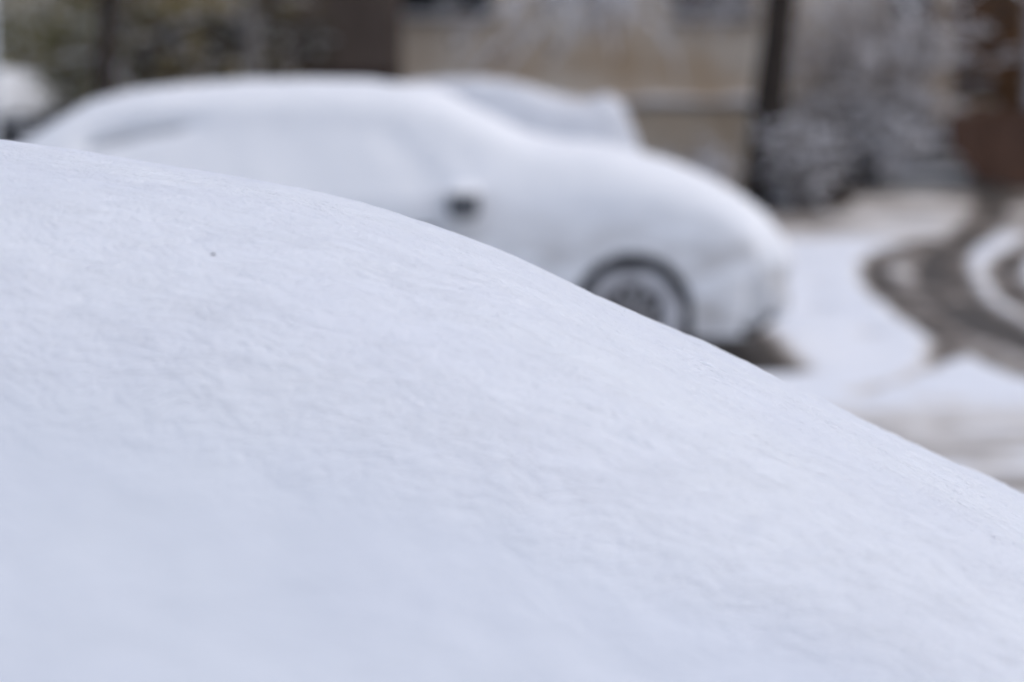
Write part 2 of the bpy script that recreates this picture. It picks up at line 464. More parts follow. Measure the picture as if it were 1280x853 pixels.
    tops = np.array([float(sh.top(x)) for x in np.linspace(c1, sh.x1, 120)])
    xw = np.linspace(c1, sh.x1, 120)[np.argmax(tops < sh.belt+0.13)]
    top_patch('windshield', c1+0.10, xw, 0.86, glass)
    tr = np.array([float(sh.top(x)) for x in np.linspace(c0, sh.x0, 120)])
    kk = np.argmax(tr < sh.belt+0.16) or 118
    xr = np.linspace(c0, sh.x0, 120)[kk]
    if c0-0.04 > xr+0.03: top_patch('rear_window', xr, c0-0.04, 0.84, glass)
    # lights, bumpers
    wf = float(sh.width(sh.x1-0.14)); wb = float(sh.width(sh.x0+0.10))
    for sgn in (-1, 1):
        patch('headlight', sh.x1-0.30, sh.x1-0.05, lambda x: (min(0.60, float(sh.top(x))-0.17), min(0.71, float(sh.top(x))-0.10)), sgn, mat('lamp_lens', (0.55,0.57,0.60), 0.12), 0.006, 8, 5)
        patch('taillight', sh.x0+0.03, sh.x0+0.22, lambda x: (0.68, min(0.84, float(sh.top(x))-0.12)), sgn, mat('tail_lens', (0.25,0.01,0.012), 0.15), 0.006, 8, 5)
        patch('sill_trim', wheels[1]+arch_r+0.06, wheels[0]-arch_r-0.06, lambda x: (sh.low+0.02, sh.low+0.10), sgn, trim, 0.006, 16, 3)
    # wheels
    tyre_m = mat('tyre_rubber', (0.02,0.02,0.021), 0.85, color2=(0.30,0.30,0.31), scale=7)
    rim_m = mat('rim_metal', (0.26,0.25,0.255), 0.5, color2=(0.60,0.59,0.60), scale=9)
    for wx in wheels:
        for sgn in (-1, 1):
            yo = sgn*(sh.hw-0.03)
            hub = MB().lathe([(0, 0), (0.055, 0), (0.06, -sgn*0.03), (0.16, -sgn*0.07), (0.16, -sgn*0.16), (0, -sgn*0.16)], (0, 0, 0), 28).build('wheel', mat('dirty_hub', (0.06,0.055,0.052), 0.8, color2=(0.20,0.185,0.18), scale=8), root, True)
            hub.location = (wx, yo, wheel_r)
            rt = wheel_r
            t = MB().lathe([(rt*0.62, -sgn*0.02), (rt*0.70, sgn*0.002), (rt*0.86, sgn*0.004), (rt*0.96, -sgn*0.012), (rt, -sgn*0.035), (rt, -sgn*0.155), (rt*0.96, -sgn*0.18), (rt*0.62, -sgn*0.18)], (0,0,0), 48).build('tyre', tyre_m, hub, True)
            rb = MB().lathe([(rt*0.635, -sgn*0.17), (rt*0.635, -sgn*0.012), (rt*0.59, -sgn*0.010), (rt*0.56, -sgn*0.045)], (0,0,0), 40)
            for k in range(10):
                a = 2*math.pi*k/10
                rb.tube([(math.cos(a)*0.04, -sgn*0.012, math.sin(a)*0.04), (math.cos(a)*rt*0.60, -sgn*0.022, math.sin(a)*rt*0.60)], [0.017, 0.013], 6)
            rb.lathe([(0.001, -sgn*0.0), (0.05, -sgn*0.003), (0.055, -sgn*0.03)], (0,0,0), 20)
            rb.build('rim', rim_m, hub, True)
            sb = MB().lathe([(rt*0.66, sgn*0.004), (rt*0.74, sgn*0.018), (rt*0.88, sgn*0.018), (rt*0.95, sgn*0.002)], (0,0,0), 48)
            sb.build('snow_rim', mat('packed_slush', (0.22,0.215,0.22), 0.8, color2=(0.74,0.73,0.76), scale=5.5, bump=0.01, bscale=25), hub, True)
    # mirrors with a cap of snow
    mx = mirror_x if mirror_x is not None else c1+0.12
    for sgn in (-1, 1):
        w = float(sh.width(mx))
        b = MB().box(mx-0.075, mx+0.085, sgn*(w+0.03) if sgn > 0 else -(w+0.21), sgn*(w+0.21) if sgn > 0 else -(w+0.03), sh.belt-0.06, sh.belt+0.09, 0.03)
        b.tube([(mx+0.02, sgn*(w-0.05), sh.belt-0.01), (mx+0.02, sgn*(w+0.06), sh.belt+0.0)], [0.022, 0.018], 8)
        mo = b.build('mirror', mat('mirror_housing', (0.10,0.105,0.115), 0.6), root, True)
        v, f = [], []
        for i in range(9):
            for j in range(9):
                u, q = -1+i/4, -1+j/4
                hgt = 0.045*(max(0, 1-u**4)*max(0, 1-q**4))**0.6
                v.append((mx+0.005+u*0.095, sgn*(w+0.115)+q*0.12, sh.belt+0.075+hgt))
        mesh_obj('snow_cap', v, grid_faces(9, 9), snow_mat, mo, True)
    # blanket of snow
    xs = stations(sh.x0, sh.x1, snow_step) if extra_stations is None else extra_stations
    G = side_grid(sh, xs, snow_n, zmin_snow)
    N = grid_normals(G)
    if N[len(xs)//2, snow_n-1, 2] < 0: N = -N
    up = np.clip(N[..., 2], 0, 1)
    base_shift = np.zeros(G.shape[:2])
    T = snow_side + snow_t*up**0.9
    S = G + N*T[..., None]*np.array([0.55, 0.55, 0.35]) + np.stack([np.zeros_like(T), np.zeros_like(T), 0.65*T*up], -1) + N*snow_side*0.5
    fr = N[..., 0]
    S[..., 0] += np.sign(fr)*np.abs(fr)**2*0.03
    S0 = S.copy()
    for _ in range(smooth_it):
        A = S.copy()
        A[1:-1,1:-1] = 0.5*S[1:-1,1:-1] + 0.125*(S[:-2,1:-1]+S[2:,1:-1]+S[1:-1,:-2]+S[1:-1,2:])
        S = A
    if rough:
        S = rough(S, N)
    # rims tuck back to the body
    S[:,0] = G[:,0]; S[:,-1] = G[:,-1]; S[0] = G[0] + np.array([-0.004,0,0]); S[-1] = G[-1] + np.array([0.004,0,0])
    C = 0.25*(G[:-1,:-1]+G[1:,:-1]+G[1:,1:]+G[:-1,1:])
    keep = np.ones(C.shape[:2], bool)
    for wx in wheels:
        keep &= ~((np.hypot(C[...,0]-wx, C[...,2]-wheel_r-0.02) < arch_r+0.012) & (np.abs(C[...,1]) > sh.hw*0.6))
    if gap is not None:
        keep &= ~gap(C)
    F = grid_faces(G.shape[0], G.shape[1], keep)
    nr = G.shape[1]; F.append(list(range(nr))); F.append([(G.shape[0]-1)*nr+k for k in range(nr-1, -1, -1)])
    so = mesh_obj('snow_blanket', S.reshape(-1, 3), F, snow_mat, root, True)
    a = so.data.attributes.new('relief', 'FLOAT', 'POINT'); a.data.foreach_set('value', (0.08+0.92*np.clip((N[..., 2]-0.50)/0.38, 0, 1)**1.5).ravel().astype(np.float32))
    zz = S[..., 2]; thin = np.clip((0.92-zz)/0.30, 0, 1)*np.clip((0.65-N[..., 2])/0.4, 0, 1)
    a = so.data.attributes.new('thin', 'FLOAT', 'POINT'); a.data.foreach_set('value', thin.ravel().astype(np.float32))
    return root, S

def coarse_rough(seed, amp=0.012):
    def f(S, N):
        D = np.array([[fbm(p[0]*3+seed, p[1]*3, p[2]*3, 3) for p in row] for row in S])
        E = np.array([[fbm(p[0]*11+seed, p[1]*11, p[2]*11, 3) for p in row] for row in S])
        return S + N*(amp*D+0.25*amp*E)[..., None]
    return f

# --- the near car, only its roof and windshield fill the frame
NEAR_Y = 2.40
near_top = [(-2.25,0.80),(-2.20,0.92),(-2.0,1.02),(-1.75,1.20),(-1.45,1.38),(-1.15,1.447),(-0.85,1.455),(-0.6,1.432),(-0.4,1.402),(-0.2,1.366),(0.0,1.298),(0.2,1.204),(0.4,1.107),(0.6,1.005),(0.8,0.925),(1.0,0.885),(1.4,0.83),(1.75,0.76),(1.95,0.68),(2.02,0.56)]
near_shape = Shape(near_top, -2.25, 2.02, 0.84, belt=0.86, crown=0.10, tumble=0.40, edge=0.10)
def near_rough(S, N):
    out = S.copy()
    ni, nj = S.shape[:2]
    A = np.zeros((ni, nj))
    for i in range(ni):
        for j in range(nj):
            x, y, z = S[i, j]
            if -1.1 < x < 1.25:
                a = 0.0060*mnoise.noise(Vector((x*4.5, y*5, z*5)))
                a += 0.0012*fbm(x*13+3, y*15, z*15, 2)
                a += 0.0014*(1-abs(mnoise.noise(Vector((x*16+9, y*30, z*30)))))*0.55
                u = min(1.0, max(0.0, (N[i, j, 2]-0.45)/0.42))**1.5*(1+0.8*min(1, max(0, (x+0.1)/0.5)))
                a += (0.0002+0.0009*u)*fbm(x*30, y*92, z*40+2, 2)
                w = mnoise.noise(Vector((x*5+1, y*22+2.5*mnoise.noise(Vector((x*3, y*3, 7))), 2)))
                a -= 0.0030*u*max(0.0, 1-abs(w)*9)*max(0.0, 0.3+mnoise.noise(Vector((x*7, y*7, 12))))
                A[i, j] = a
    return out + N*A[..., None]
near_st = np.concatenate([stations(-2.25, -1.0, 0.06)[:-4], np.arange(-1.0, 1.2, 0.0065), stations(1.2, 2.02, 0.05)[4:]])
FRESH = near_snow()
near_car, NEAR_S = make_car(
    'snow_covered_car', near_shape, mat('near_paint', (0.30,0.31,0.33), 0.35, 0.05), (1.15, -1.42), 0.105, (0.0, NEAR_Y, 0), 0.0,
    snow_mat=FRESH, snow_n=300, smooth_it=110, extra_stations=near_st, rough=near_rough)
tag(near_car, 'car nearest the camera, its roof and windshield buried in smooth fresh snow', 'car', 'cars parked in the snowy yard')

# --- white saloon across the lane, front to the right
sal_snow = [(-2.74,1.24),(-2.56,1.353),(-2.38,1.453),(-2.19,1.505),(-1.78,1.548),(-1.10,1.568),(-0.64,1.55),(-0.457,1.504),(-0.274,1.408),(-0.09,1.298),(0.09,1.205),(0.274,1.17),(0.55,1.142),(0.823,1.065),(1.05,0.964),(1.326,0.83),(1.48,0.70),(1.56,0.56)]
drop = curve([(-2.8,0.19),(-2.4,0.185),(-2.0,0.165),(-0.6,0.16),(-0.3,0.13),(0.0,0.105),(0.6,0.105)])
sal_top = [(x, z-float(drop(x))) for x, z in sal_snow[:13]] + [(0.823,0.965),(1.05,0.885),(1.27,0.775),(1.42,0.66),(1.50,0.56)]
sal_top += [(-3.12,0.70),(-3.06,0.86),(-2.92,0.97)]
SX = 0.0
sal_shape = Shape(sal_top, -3.12, 1.50, 0.86, belt=0.88, crown=0.05, tumble=0.40, edge=0.06, low=0.13, lift=0.14)
def sal_rough(S, N):
    S = coarse_rough(4.2)(S, N)
    x, y, z = S[...,0], S[...,1], S[...,2]
    # the side windows lie a little deeper, deepest along the upper rear edge of the back window
    t = (x+2.38)/0.75
    line = 1.14+0.20*np.sqrt(np.clip(t, 0, 1))
    g = np.exp(-((z-line)/0.038)**2)*np.clip(t*6, 0, 1)*np.clip((1-t)*4, 0, 1)*(np.abs(y) > 0.4)
    w = np.clip((x+2.25)/0.15, 0, 1)*np.clip((-0.15-x-(z-0.9)*1.1)/0.12, 0, 1)*np.clip((z-0.93)/0.05, 0, 1)*np.clip((1.36-z)/0.05, 0, 1)*(np.abs(y) > 0.4)
    return S - N*(0.085*g+0.015*w)[..., None]
sal, _ = make_car('white_saloon_car', sal_shape, mat('silver_paint', (0.50,0.51,0.53), 0.4, 0.05), (0.645, -1.99), 0.11, (0, 12.47, 0), 0.0,
    snow_step=0.035, snow_n=64, smooth_it=9, rough=sal_rough, snow_mat=plastered_snow(), wheel_r=0.280, arch_r=0.322, mirror_x=-0.26, zmin_snow=0.155)
tag(sal, 'snow plastered saloon car seen side on, front wheel and dark mirror showing', 'car', 'cars parked in the snowy yard')

# --- hatchback behind it, tail to the right
ht = [(-1.75,0.60),(-1.70,0.72),(-1.45,0.84),(-0.95,0.99),(-0.70,1.05),(-0.30,1.17),(0.05,1.30),(0.35,1.355),(0.75,1.375),(1.1,1.345),(1.45,1.24),(1.66,1.20),(1.83,1.285),(1.90,1.275),(1.935,1.12),(2.0,0.98),(2.06,0.62)]
def mirror_top(t): return [(-x, z) for x, z in t]
hat_shape = Shape(mirror_top(ht), -2.06, 1.75, 0.83, belt=0.90, crown=0.04, tumble=0.32, edge=0.05)
def hat_rough(S, N):
    S = coarse_rough(9.0)(S, N)
    x, y, z = S[...,0], S[...,1], S[...,2]
    # hollow over the upper edge of the side window
    g = np.exp(-((x+0.78)/0.24)**2-((z-1.335)/0.055)**2)*(y > 0.3)
    return S - N*(0.085*g)[..., None]
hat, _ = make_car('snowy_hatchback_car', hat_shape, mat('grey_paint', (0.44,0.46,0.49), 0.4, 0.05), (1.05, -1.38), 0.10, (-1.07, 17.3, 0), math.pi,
    snow_step=0.05, snow_n=46, smooth_it=2, rough=hat_rough, snow_mat=mat('shaded_grey_snow', (0.60,0.615,0.66), 0.8, color2=(0.74,0.755,0.80), scale=2.5, bump=0.004))  # snow colour greyed all over to carry the car's shaded side
tag(hat, 'snow covered hatchback behind the saloon, with a raised tail edge and hollow by the roof', 'car', 'cars parked in the snowy yard')

# --- car at the far left, end on
far_shape = Shape(sal_top, -3.12, 1.50, 0.84, belt=0.88, crown=0.05, tumble=0.40, edge=0.06)
farc, _ = make_car('snow_capped_car', far_shape, mat('dark_paint', (0.03,0.035,0.045), 0.35, 0.05), (0.655, -1.99), 0.13, (-6.30, 24.0, 0), R(-97), snow_mat=SNOW,
    snow_step=0.07, snow_n=40, smooth_it=3, rough=coarse_rough(2.0), zmin_snow=1.02)
tag(farc, 'dark car capped with snow, end on at the left edge under the shrubs', 'car', 'cars parked in the snowy yard')

# ------------------------------------------------------------------ apartment building
WY = 30.0
PLASTER = mat('beige_plaster', (0.58,0.44,0.30), 0.9, color2=(0.82,0.755,0.665), scale=1.0, bump=0.004, bscale=30)
PLINTH = mat('plinth_render', (0.54,0.40,0.26), 0.9, color2=(0.70,0.62,0.52), scale=0.9, bump=0.006, bscale=20)
CONC = mat('concrete', (0.20,0.195,0.19), 0.9, color2=(0.30,0.295,0.29), scale=2.0, bump=0.004)
FRAME = mat('window_frame_paint', (0.24,0.235,0.235), 0.5)
PANE = mat('window_glass', (0.018,0.022,0.030), 0.06, 0.2)
PANE2 = mat('window_curtained_glass', (0.07,0.075,0.095), 0.15, color2=(0.16,0.165,0.19), scale=3)
bld = empty('apartment_building', (0, WY, 0))
wins = [(-1.55,-0.25,2.22,3.75,'double'),(2.20,3.28,2.20,3.75,'curtain'),(5.12,5.78,1.62,3.3,'stair'),(-6.2,-5.0,2.22,3.75,'double'),(8.6,9.8,2.22,3.75,'double')]
door = (6.02, 7.00, 0.80, 2.85)
open_ = [(a, b, c, d) for a, b, c, d, _ in wins] + [door]
xs_ = sorted({-16.0, 16.0} | {v for o in open_ for v in o[:2]}); zs_ = sorted({1.10, 7.5} | {v for o in open_ for v in o[2:] if v > 1.1})
mb = MB()
for a, b in zip(xs_[:-1], xs_[1:]):
    run = None
    for c, d in zip(zs_[:-1], zs_[1:]):
        hole = any(a >= o[0]-1e-6 and b <= o[1]+1e-6 and c >= o[2]-1e-6 and d <= o[3]+1e-6 for o in open_) or (door[0]-1e-6 <= a and b <= door[1]+1e-6 and d <= door[3]+1e-6)
        if not hole:
            run = (run[0], d) if run else (c, d)
        if hole or d == zs_[-1]:
            if run: mb.box(a, b, 0, 0.35, run[0], run[1])
            run = None
mb.build('wall', PLASTER, bld)
MB().box(-16, 4.6, -0.16, 0.35, -0.2, 0.995).build('plinth', PLINTH, bld)
MB().box(9.3, 16, -0.16, 0.35, -0.2, 0.995).build('plinth', PLINTH, bld)
MB().box(4.6, 9.3, -0.10, 0.35, -0.2, 1.098).build('porch_wall', PLASTER, bld)
lg = MB().box(-16, 4.62, -0.19, 0.3, 1.0, 1.095, 0.01).build('ledge', CONC, bld)
v, f = [], []
for i, x in enumerate(np.arange(-15.9, 4.61, 0.15)):
    h = max(0.004, 0.03+0.06*fbm(x*1.7, 0, 3, 3))
    for y, z in ((-0.205,1.075),(-0.20,1.098+h*0.7),(-0.15,1.10+h),(-0.06,1.10+h*1.1),(-0.002,1.10+h*1.2)): v.append((x, y, z))
mesh_obj('snow_strip', v, grid_faces(len(v)//5, 5), SNOW_OLD, lg, True)
MB().box(-16.2, 16.2, -0.2, 4.0, 7.5, 7.75).build('roof', CONC, bld)
for a, b, c, d, kind in wins:
    pane = PANE2 if kind == 'curtain' else PANE
    w = MB().box(a, b, 0.10, 0.16, c, c+0.06).box(a, b, 0.10, 0.16, d-0.06, d).box(a, a+0.06, 0.10, 0.16, c+0.06, d-0.06).box(b-0.06, b, 0.10, 0.16, c+0.06, d-0.06).build('window', FRAME, bld)
    mid = (a+b)/2; hw = 0.10 if kind == 'double' else 0.03
    MB().box(mid-hw, mid+hw, 0.095, 0.165, c+0.06, d-0.06).build('mullion', FRAME, w)
    for p0, p1 in ((a+0.06, mid-hw), (mid+hw, b-0.06)):
        MB().box(p0, p1, 0.125, 0.135, c+0.06, d-0.06).build('pane', pane, w)
    MB().box(a-0.06, b+0.06, -0.09, 0.0995, c-0.05, c-0.002).build('sill', CONC, w)
    MB().box(a-0.05, b+0.05, -0.085, 0.09, c, c+0.045, 0.015).build('snow_strip', SNOW_OLD, w)
RUST = mat('rust_brown_paint', (0.085,0.040,0.024), 0.7, color2=(0.14,0.066,0.038), scale=2.2, bump=0.003)
dr = MB().box(door[0]+0.07, door[1]-0.07, 0.12, 0.18, door[2], door[3]-0.07, 0.008).build('door', mat('dark_door_paint', (0.035,0.020,0.014), 0.5), bld)
MB().box(door[0], door[0]+0.068, 0.08, 0.2, door[2], door[3]).box(door[1]-0.068, door[1], 0.08, 0.2, door[2], door[3]).box(door[0]+0.07, door[1]-0.07, 0.08, 0.2, door[3]-0.068, door[3]).build('door_frame', RUST, dr)
MB().tube([(door[0]+0.16, 0.10, 1.75), (door[0]+0.16, 0.07, 1.80), (door[0]+0.16, 0.07, 1.98), (door[0]+0.16, 0.10, 2.03)], [0.012]*4, 8).build('handle', CONC, dr)
tag(bld, 'beige plastered apartment block with snow lined ledge and dark windows', 'building')

# porch: steps, rust brown sheet screen, pale post
ps = empty('porch_steps', (5.05, WY, 0))
for k in range(4):
    z1 = 0.20*(k+1); x0 = 0.0+0.06*k; yf = -2.0+0.34*k
    st = MB().box(-0.35+x0, 2.45, yf, yf+0.345 if k < 3 else -0.17, -0.05, z1-0.03, 0.008).build('step', CONC, ps)
    MB().box(-0.33+x0, 2.43, yf+0.01, (yf+0.33) if k < 3 else -0.19, z1-0.028, z1+0.03, 0.02).build('snow_strip', SNOW_OLD, st)
tag(ps, 'snow dusted concrete steps up to the brown porch', 'steps')
sc = empty('porch_screen', (5.78, WY-2.10, 0))
def prism(outline, y0, y1):
    n = len(outline); v = [(x, y0, z) for x, z in outline] + [(x, y1, z) for x, z in outline]
    f = [tuple(range(n)), tuple(range(2*n-1, n-1, -1))] + [(i+n, (i+1) % n + n, (i+1) % n, i) for i in range(n)]
    return v, f
v, f = prism([(0.18,0.10),(0.92,0.02),(0.92,0.98),(0.20,0.98),(-0.20,0.92),(-0.22,0.62)], -0.04, 0.0)
mesh_obj('panel', v, f, RUST, sc)
MB().tube([(-0.24,-0.07,0.95),(0.2,-0.07,1.01),(0.95,-0.07,1.01)], [0.022]*3, 8).build('handrail', RUST, sc)
for px in (-0.19, 0.30, 0.90): MB().tube([(px,-0.065,0.0 if px > 0.2 else 0.5),(px,-0.065,1.0)], [0.018]*2, 8).build('post', RUST, sc)
tag(sc, 'rust brown sheet metal screen beside the porch steps', 'screen')
pp = MB().box(-0.11, 0.11, -0.11, 0.11, 0.0, 3.0, 0.01).box(-0.15, 0.15, -0.15, 0.15, 0.0, 0.12, 0.01).build('porch_post', mat('pale_paint', (0.40,0.40,0.43), 0.7))
pp.location = (6.72, WY-1.9, 0)
tag(pp, 'pale square porch post at the right edge beyond the brown screen', 'post')

# dark brown shed left of the windows
sd = empty('brown_shed', (-2.38, 27.4, 0))
BR = mat('dark_brown_boards', (0.075,0.052,0.040), 0.8, color2=(0.125,0.092,0.074), scale=1.6)
BR2 = mat('red_brown_boards', (0.036,0.018,0.012), 0.8, color2=(0.052,0.028,0.020), scale=1.6)
MB().box(-0.93, 0.93, 0.02, 1.6, 0, 2.9).build('wall', BR, sd)
for k in range(10):
    x = -0.93+k*0.186
    MB().box(x+0.004, x+0.182, -0.012-0.004*(k % 3), 0.018, 1.52, 2.9).build('board', BR, sd)
    MB().box(x+0.004, x+0.182, -0.016-0.004*((k+1) % 3), 0.018, 0.0, 1.49).build('board', BR2, sd)
MB().box(-1.02, 1.02, -0.12, 1.7, 2.9, 3.02).build('roof', CONC, sd)
MB().box(-1.03, 1.03, -0.13, 1.71, 3.022, 3.14, 0.04).build('snow_strip', SNOW, sd)
tag(sd, 'dark brown boarded shed in front of the beige wall', 'shed')

# slim pale post at the left edge
po = MB().tube([(0,0,0),(0,0,0.3),(0,0,0.31),(0,0,4.2),(0,0,4.25)], [0.055,0.055,0.042,0.036,0.01], 14).build('lamp_post', mat('pale_metal', (0.42,0.44,0.46), 0.45, metallic=0.2), smooth=True)
po.location = (-3.325, 14.0, 0)
tag(po, 'slim pale metal post at the very left edge', 'post')

# ------------------------------------------------------------------ trees and shrubs
BARK = mat('wet_bark', (0.024,0.016,0.012), 0.9, color2=(0.050,0.036,0.027), scale=9, bump=0.01)
BARK_G = mat('grey_bark', (0.10,0.09,0.082), 0.9, color2=(0.17,0.155,0.14), scale=7, bump=0.01)
TWIG = mat('brown_twigs', (0.085,0.062,0.047), 0.9, color2=(0.15,0.115,0.09), scale=9)
def leafm(name, c, c2): return mat(name, c, 0.7, color2=c2, scale=2.5)
L_OLIVE = leafm('olive_leaves', (0.12,0.10,0.032), (0.21,0.165,0.055))
L_DARK = leafm('dark_evergreen', (0.105,0.105,0.034), (0.20,0.175,0.055))
L_RUST = leafm('rust_leaves', (0.12,0.055,0.018), (0.22,0.10,0.03))
L_BROWN = leafm('brown_dead_leaves', (0.030,0.018,0.010), (0.062,0.036,0.018))
L_BLACK = leafm('dark_brown_green_leaves', (0.018,0.015,0.008), (0.050,0.040,0.016))
L_YEL = leafm('yellow_leaves', (0.13,0.10,0.020), (0.24,0.17,0.035))

def limb(rng, p, d, length, r0, seg, wander, droop):
    pts, rad = [Vector(p)], [r0]
    d = Vector(d).normalized()
    for i in range(seg):
        d = (d + Vector((rng.gauss(0,wander), rng.gauss(0,wander), rng.gauss(0,wander*0.6) - droop*(i+1)/seg))).normalized()
        pts.append(pts[-1] + d*length/seg); rad.append(r0*(1-0.82*(i+1)/seg))
    return pts, rad

def tree(name, loc, height, r, seed, bark, lean=(0,0), first=1.4, nbr=14, blen=1.8, droop=0.25, snow=True, leaf=None, nleaf=0, label='', cat='tree', twigs=7, leaf_low=0.0, snow_r=0.020, trunk_snow=False, group=None, snow_m=None, leafsize=0.035, side=False):
    rng = random.Random(seed)
    root = empty(name, loc)
    tp = [Vector((lean[0]*t*t*height + 0.06*r*10*math.sin(t*5+seed), lean[1]*t*height, t*height)) for t in np.linspace(0, 1, 12)]
    tp[0].z = -0.08
    tr = [r*(1.35 if i == 0 else 1.0)*(1-0.75*i/11) for i in range(12)]
    MB().tube(tp, tr, 12).build('trunk', bark, root, True)
    wood, sn, lv = MB(), MB(), MB()
    tips = []
    def snow_on(pts, rad, k):
        if not snow: return
        q = [p + Vector((0, 0, rr + k*0.45)) for p, rr in zip(pts, rad)]
        sn.tube(q, [max(k*0.55, rr*0.9+k*0.5)*rng.uniform(0.7, 1.25) for rr in rad], 5, True)
    for b in range(nbr):
        t = min(0.97, (first + (height-first)*(b+rng.random()*0.6)/nbr)/height)
        i = t*11; j = int(i); base = tp[j].lerp(tp[min(11, j+1)], i-j)
        a = b*2.4 + rng.uniform(-0.5, 0.5) if not side else math.pi + rng.uniform(-0.75, 0.75)
        L = blen*(1.05-0.55*t)*rng.uniform(0.75, 1.25)
        pts, rad = limb(rng, base, (math.cos(a), math.sin(a), rng.uniform(0.25, 0.8)), L, max(0.012, r*0.33*(1-0.6*t)), 7, 0.13, droop)
        wood.tube(pts, rad, 6); snow_on(pts[1:], rad[1:], snow_r*1.2)
        for q in range(twigs):
            u = rng.uniform(0.25, 1.0)*6; ju = int(u); s = pts[ju].lerp(pts[ju+1], u-ju)
            a2 = rng.uniform(0, 6.28)
            p2, r2 = limb(rng, s, (math.cos(a2), math.sin(a2), rng.uniform(-0.2, 0.6)), L*rng.uniform(0.25, 0.5), 0.008, 5, 0.2, droop*1.6)
            wood.tube(p2, r2, 4, False); snow_on(p2, r2, snow_r*rng.uniform(0.7, 1.2))
            tips += p2[1:]
            for q3 in range(2):
                s3 = p2[rng.randint(1, 4)]; a3 = rng.uniform(0, 6.28)
                p3, r3 = limb(rng, s3, (math.cos(a3), math.sin(a3), rng.uniform(-0.4, 0.4)), L*rng.uniform(0.12, 0.25), 0.004, 3, 0.25, droop*2)
                wood.tube(p3, r3, 3, False); snow_on(p3, r3, snow_r*rng.uniform(0.5, 1.0))
                tips += p3[1:]
    wood.build('crown', bark, root)
    if sn.v: sn.build('snow_on_branches', snow_m or SNOW_OLD, root, True)
    if leaf and tips:
        for _ in range(nleaf):
            p = rng.choice(tips) + Vector((rng.gauss(0,0.07), rng.gauss(0,0.07), rng.gauss(0,0.07)))
            if p.z < leaf_low: continue
            leaf_quad(lv, rng, p, leafsize*rng.uniform(0.6, 1.5))
        lv.build('leaves', leaf, root)
    tag(root, label, cat, group)
    return root

def leaf_quad(mb, rng, p, s):
    a = Vector((rng.gauss(0,1), rng.gauss(0,1), rng.gauss(0,1))).normalized()
    b = a.cross(Vector((rng.gauss(0,1), rng.gauss(0,1), rng.gauss(0,1)))).normalized()
    mb.add([p-a*s, p+b*s*0.5, p+a*s, p-b*s*0.5], [(0,1,2,3)])

def shrub(name, loc, rad, height, seed, nstem, leaf, nleaf, snow_n, label, leaf_m=None, stem=TWIG, snow_m=None, group=None, snow_s=(0.02,0.07), ls=0.03, cat='shrub', low=0.0):
    rng = random.Random(seed)
    root = empty(name, loc)
    st, sn, lv = MB(), MB(), MB()
    allp = []
    for k in range(nstem):
        a = rng.uniform(0, 6.28); rr = rng.random()**0.5
        x, y = rad*0.35*rr*math.cos(a), rad*0.35*rr*math.sin(a)
        d = (math.cos(a)*rr*rad/height, math.sin(a)*rr*rad/height, 1)
        pts, rd = limb(rng, (x, y, -0.05), d, height*rng.uniform(0.65, 1.08), 0.014, 8, 0.11, 0.10)
        st.tube(pts, rd, 4, False); allp += pts[1:]
        for q in range(6):
            i = rng.randint(1, 7); a2 = rng.uniform(0, 6.28)
            p2, r2 = limb(rng, pts[i], (math.cos(a2), math.sin(a2), rng.uniform(0.0, 0.9)), height*rng.uniform(0.12, 0.28), 0.006, 4, 0.2, 0.25)
            st.tube(p2, r2, 3, False); allp += p2[1:]
            if snow_n:
                sn.tube([p+Vector((0,0,0.012)) for p in p2], [rng.uniform(*snow_s)*0.45 for _ in p2], 5)
    st.build('stems', stem, root)
    for _ in range(snow_n):
        p = rng.choice(allp); s = rng.uniform(*snow_s)
        if p.z < low: continue
        sn.tube([p+Vector((rng.gauss(0,0.03),rng.gauss(0,0.03),s*0.2)), p+Vector((rng.gauss(0,s*0.5),rng.gauss(0,s*0.5),s*0.7))], [s, s*0.5], 6)
    if sn.v: sn.build('snow_clumps', snow_m or SNOW_OLD, root, True)
    if nleaf:
        for _ in range(nleaf):
            p = rng.choice(allp) + Vector((rng.gauss(0,0.06), rng.gauss(0,0.06), rng.gauss(0,0.06)))
            if p.z < 0.02: p.z = 0.03
            leaf_quad(lv, rng, p, ls*rng.uniform(0.6, 1.6))
        lv.build('leaves', leaf, root)
    tag(root, label, cat, group)
    return root

# big dark trunk right of centre, its drooping snowy twigs cross the wall
tree('bare_tree', (3.02, 25.0, 0), 6.5, 0.225, 11, BARK, lean=(0.012,0.0), first=2.3, nbr=15, blen=2.9, droop=0.32, leaf=L_RUST, nleaf=350, label='dark wet trunk with drooping snow laden twigs in front of the beige wall', twigs=8, snow_r=0.020)
tree('weeping_tree', (3.22, 27.3, 0), 6.2, 0.12, 23, BARK_G, first=2.4, nbr=20, blen=4.4, droop=0.36, leaf=L_RUST, leafsize=0.06, nleaf=1300, label='tree behind the dark trunk, its snowy twigs hanging leftward along the wall', twigs=12, snow_r=0.027, side=True)
tree('leafy_tree', (-3.80, 20.5, 0), 5.5, 0.135, 5, BARK, lean=(-0.02,0), first=2.0, nbr=14, blen=1.6, droop=0.25, leaf=L_YEL, nleaf=5200, leafsize=0.05, label='dark trunk with yellowed leaves and a little snow at the upper left', twigs=8, leaf_low=1.3, snow_r=0.007)
tree('grey_tree', (-2.64, 22.2, 0), 6.0, 0.12, 8, BARK_G, first=2.5, nbr=12, blen=1.6, droop=0.25, leaf=L_OLIVE, nleaf=300, label='straight grey trunk just left of the brown shed', twigs=7, snow_r=0.018)
shrub('evergreen_shrub', (-5.75, 26.9, 0), 1.15, 3.2, 31, 50, L_DARK, 9000, 220, 'dark olive shrub dusted with snow behind the left car', snow_s=(0.010,0.035), ls=0.045)
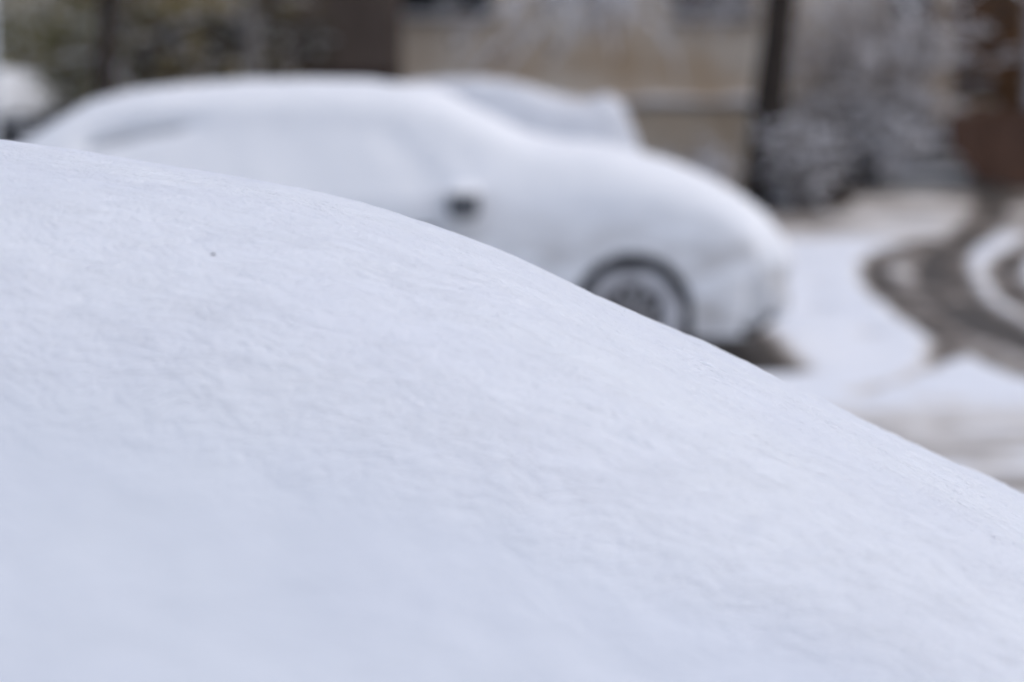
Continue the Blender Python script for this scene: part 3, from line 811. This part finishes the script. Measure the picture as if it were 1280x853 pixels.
shrub('evergreen_shrub', (-4.55, 27.4, 0), 0.85, 3.2, 32, 40, L_OLIVE, 4500, 260, 'olive leaved shrub loaded with snow behind the leafy trunk', snow_s=(0.012,0.04), ls=0.045)
shrub('snowy_shrub', (-3.95, 26.2, 0), 0.45, 3.0, 37, 26, L_YEL, 900, 300, 'upright grey shrub full of snow between the leafy trunk and dark shrub', snow_s=(0.015,0.045), ls=0.04)
shrub('dark_shrub', (-3.42, 24.2, 0), 0.36, 2.7, 33, 34, L_BLACK, 9000, 6, 'narrow dark shrub with yellow green leaves left of the grey trunk', ls=0.045, snow_s=(0.015,0.03))
shrub('yellow_shrub', (-3.46, 23.4, 0), 0.33, 2.3, 36, 14, L_YEL, 1500, 10, 'thin yellow leaved shrub in front of the dark shrub', ls=0.035, snow_s=(0.01,0.02))
shrub('olive_shrub', (-2.95, 25.4, 0), 0.45, 2.6, 51, 18, L_OLIVE, 1500, 40, 'loose olive brown shrub before the left end of the brown shed', snow_s=(0.008,0.025), ls=0.05)
shrub('snowy_shrub', (4.62, 28.6, 0), 1.10, 3.3, 41, 100, L_RUST, 900, 420, 'large leafless shrub thick with snow beside the dark trunk', snow_s=(0.010,0.036))
shrub('snowy_shrub', (4.95, 28.4, 0), 0.42, 1.5, 42, 44, L_RUST, 120, 300, 'smaller snow filled shrub left of the porch steps', snow_s=(0.025,0.07))
shrub('twiggy_shrub', (3.16, 24.2, 0), 0.42, 1.12, 43, 40, L_BROWN, 900, 70, 'low brown twiggy shrub at the foot of the dark trunk', snow_s=(0.015,0.04))
shrub('twiggy_shrub', (2.1, 26.6, 0), 0.6, 0.75, 44, 40, L_RUST, 300, 240, 'low snowy shrub under the wall ledge left of the trunk', snow_s=(0.02,0.05))
shrub('leaf_heap', (3.42, 24.7, 0), 0.38, 0.30, 45, 40, L_BROWN, 2600, 0, 'heap of dark brown leaves right of the trunk foot', ls=0.04, cat='leaves')
shrub('rusty_shrub', (6.62, 28.9, 0), 0.30, 3.0, 46, 20, L_RUST, 3000, 0, 'rust leaved shrub in front of the porch at the right edge', ls=0.045)

# a crumb of bark lying on the near snow
_i = np.argmin(np.hypot(NEAR_S[..., 0]+0.279, NEAR_S[..., 1]+NEAR_Y-2.034))
_p = NEAR_S.reshape(-1, 3)[_i]
cr_ = MB().tube([(-0.0022,0,0),(-0.0012,0.0003,0.0004),(0.0004,0.0,0.0006),(0.0018,-0.0003,0.0002)], [0.0003,0.0011,0.0012,0.0004], 7, True, 0.6).build('bark_crumb', BARK, smooth=True)
cr_.location = (float(_p[0]), float(_p[1])+NEAR_Y, float(_p[2])+0.0009)
tag(cr_, 'tiny dark crumb of bark lying on the near snow at the upper left', 'debris')
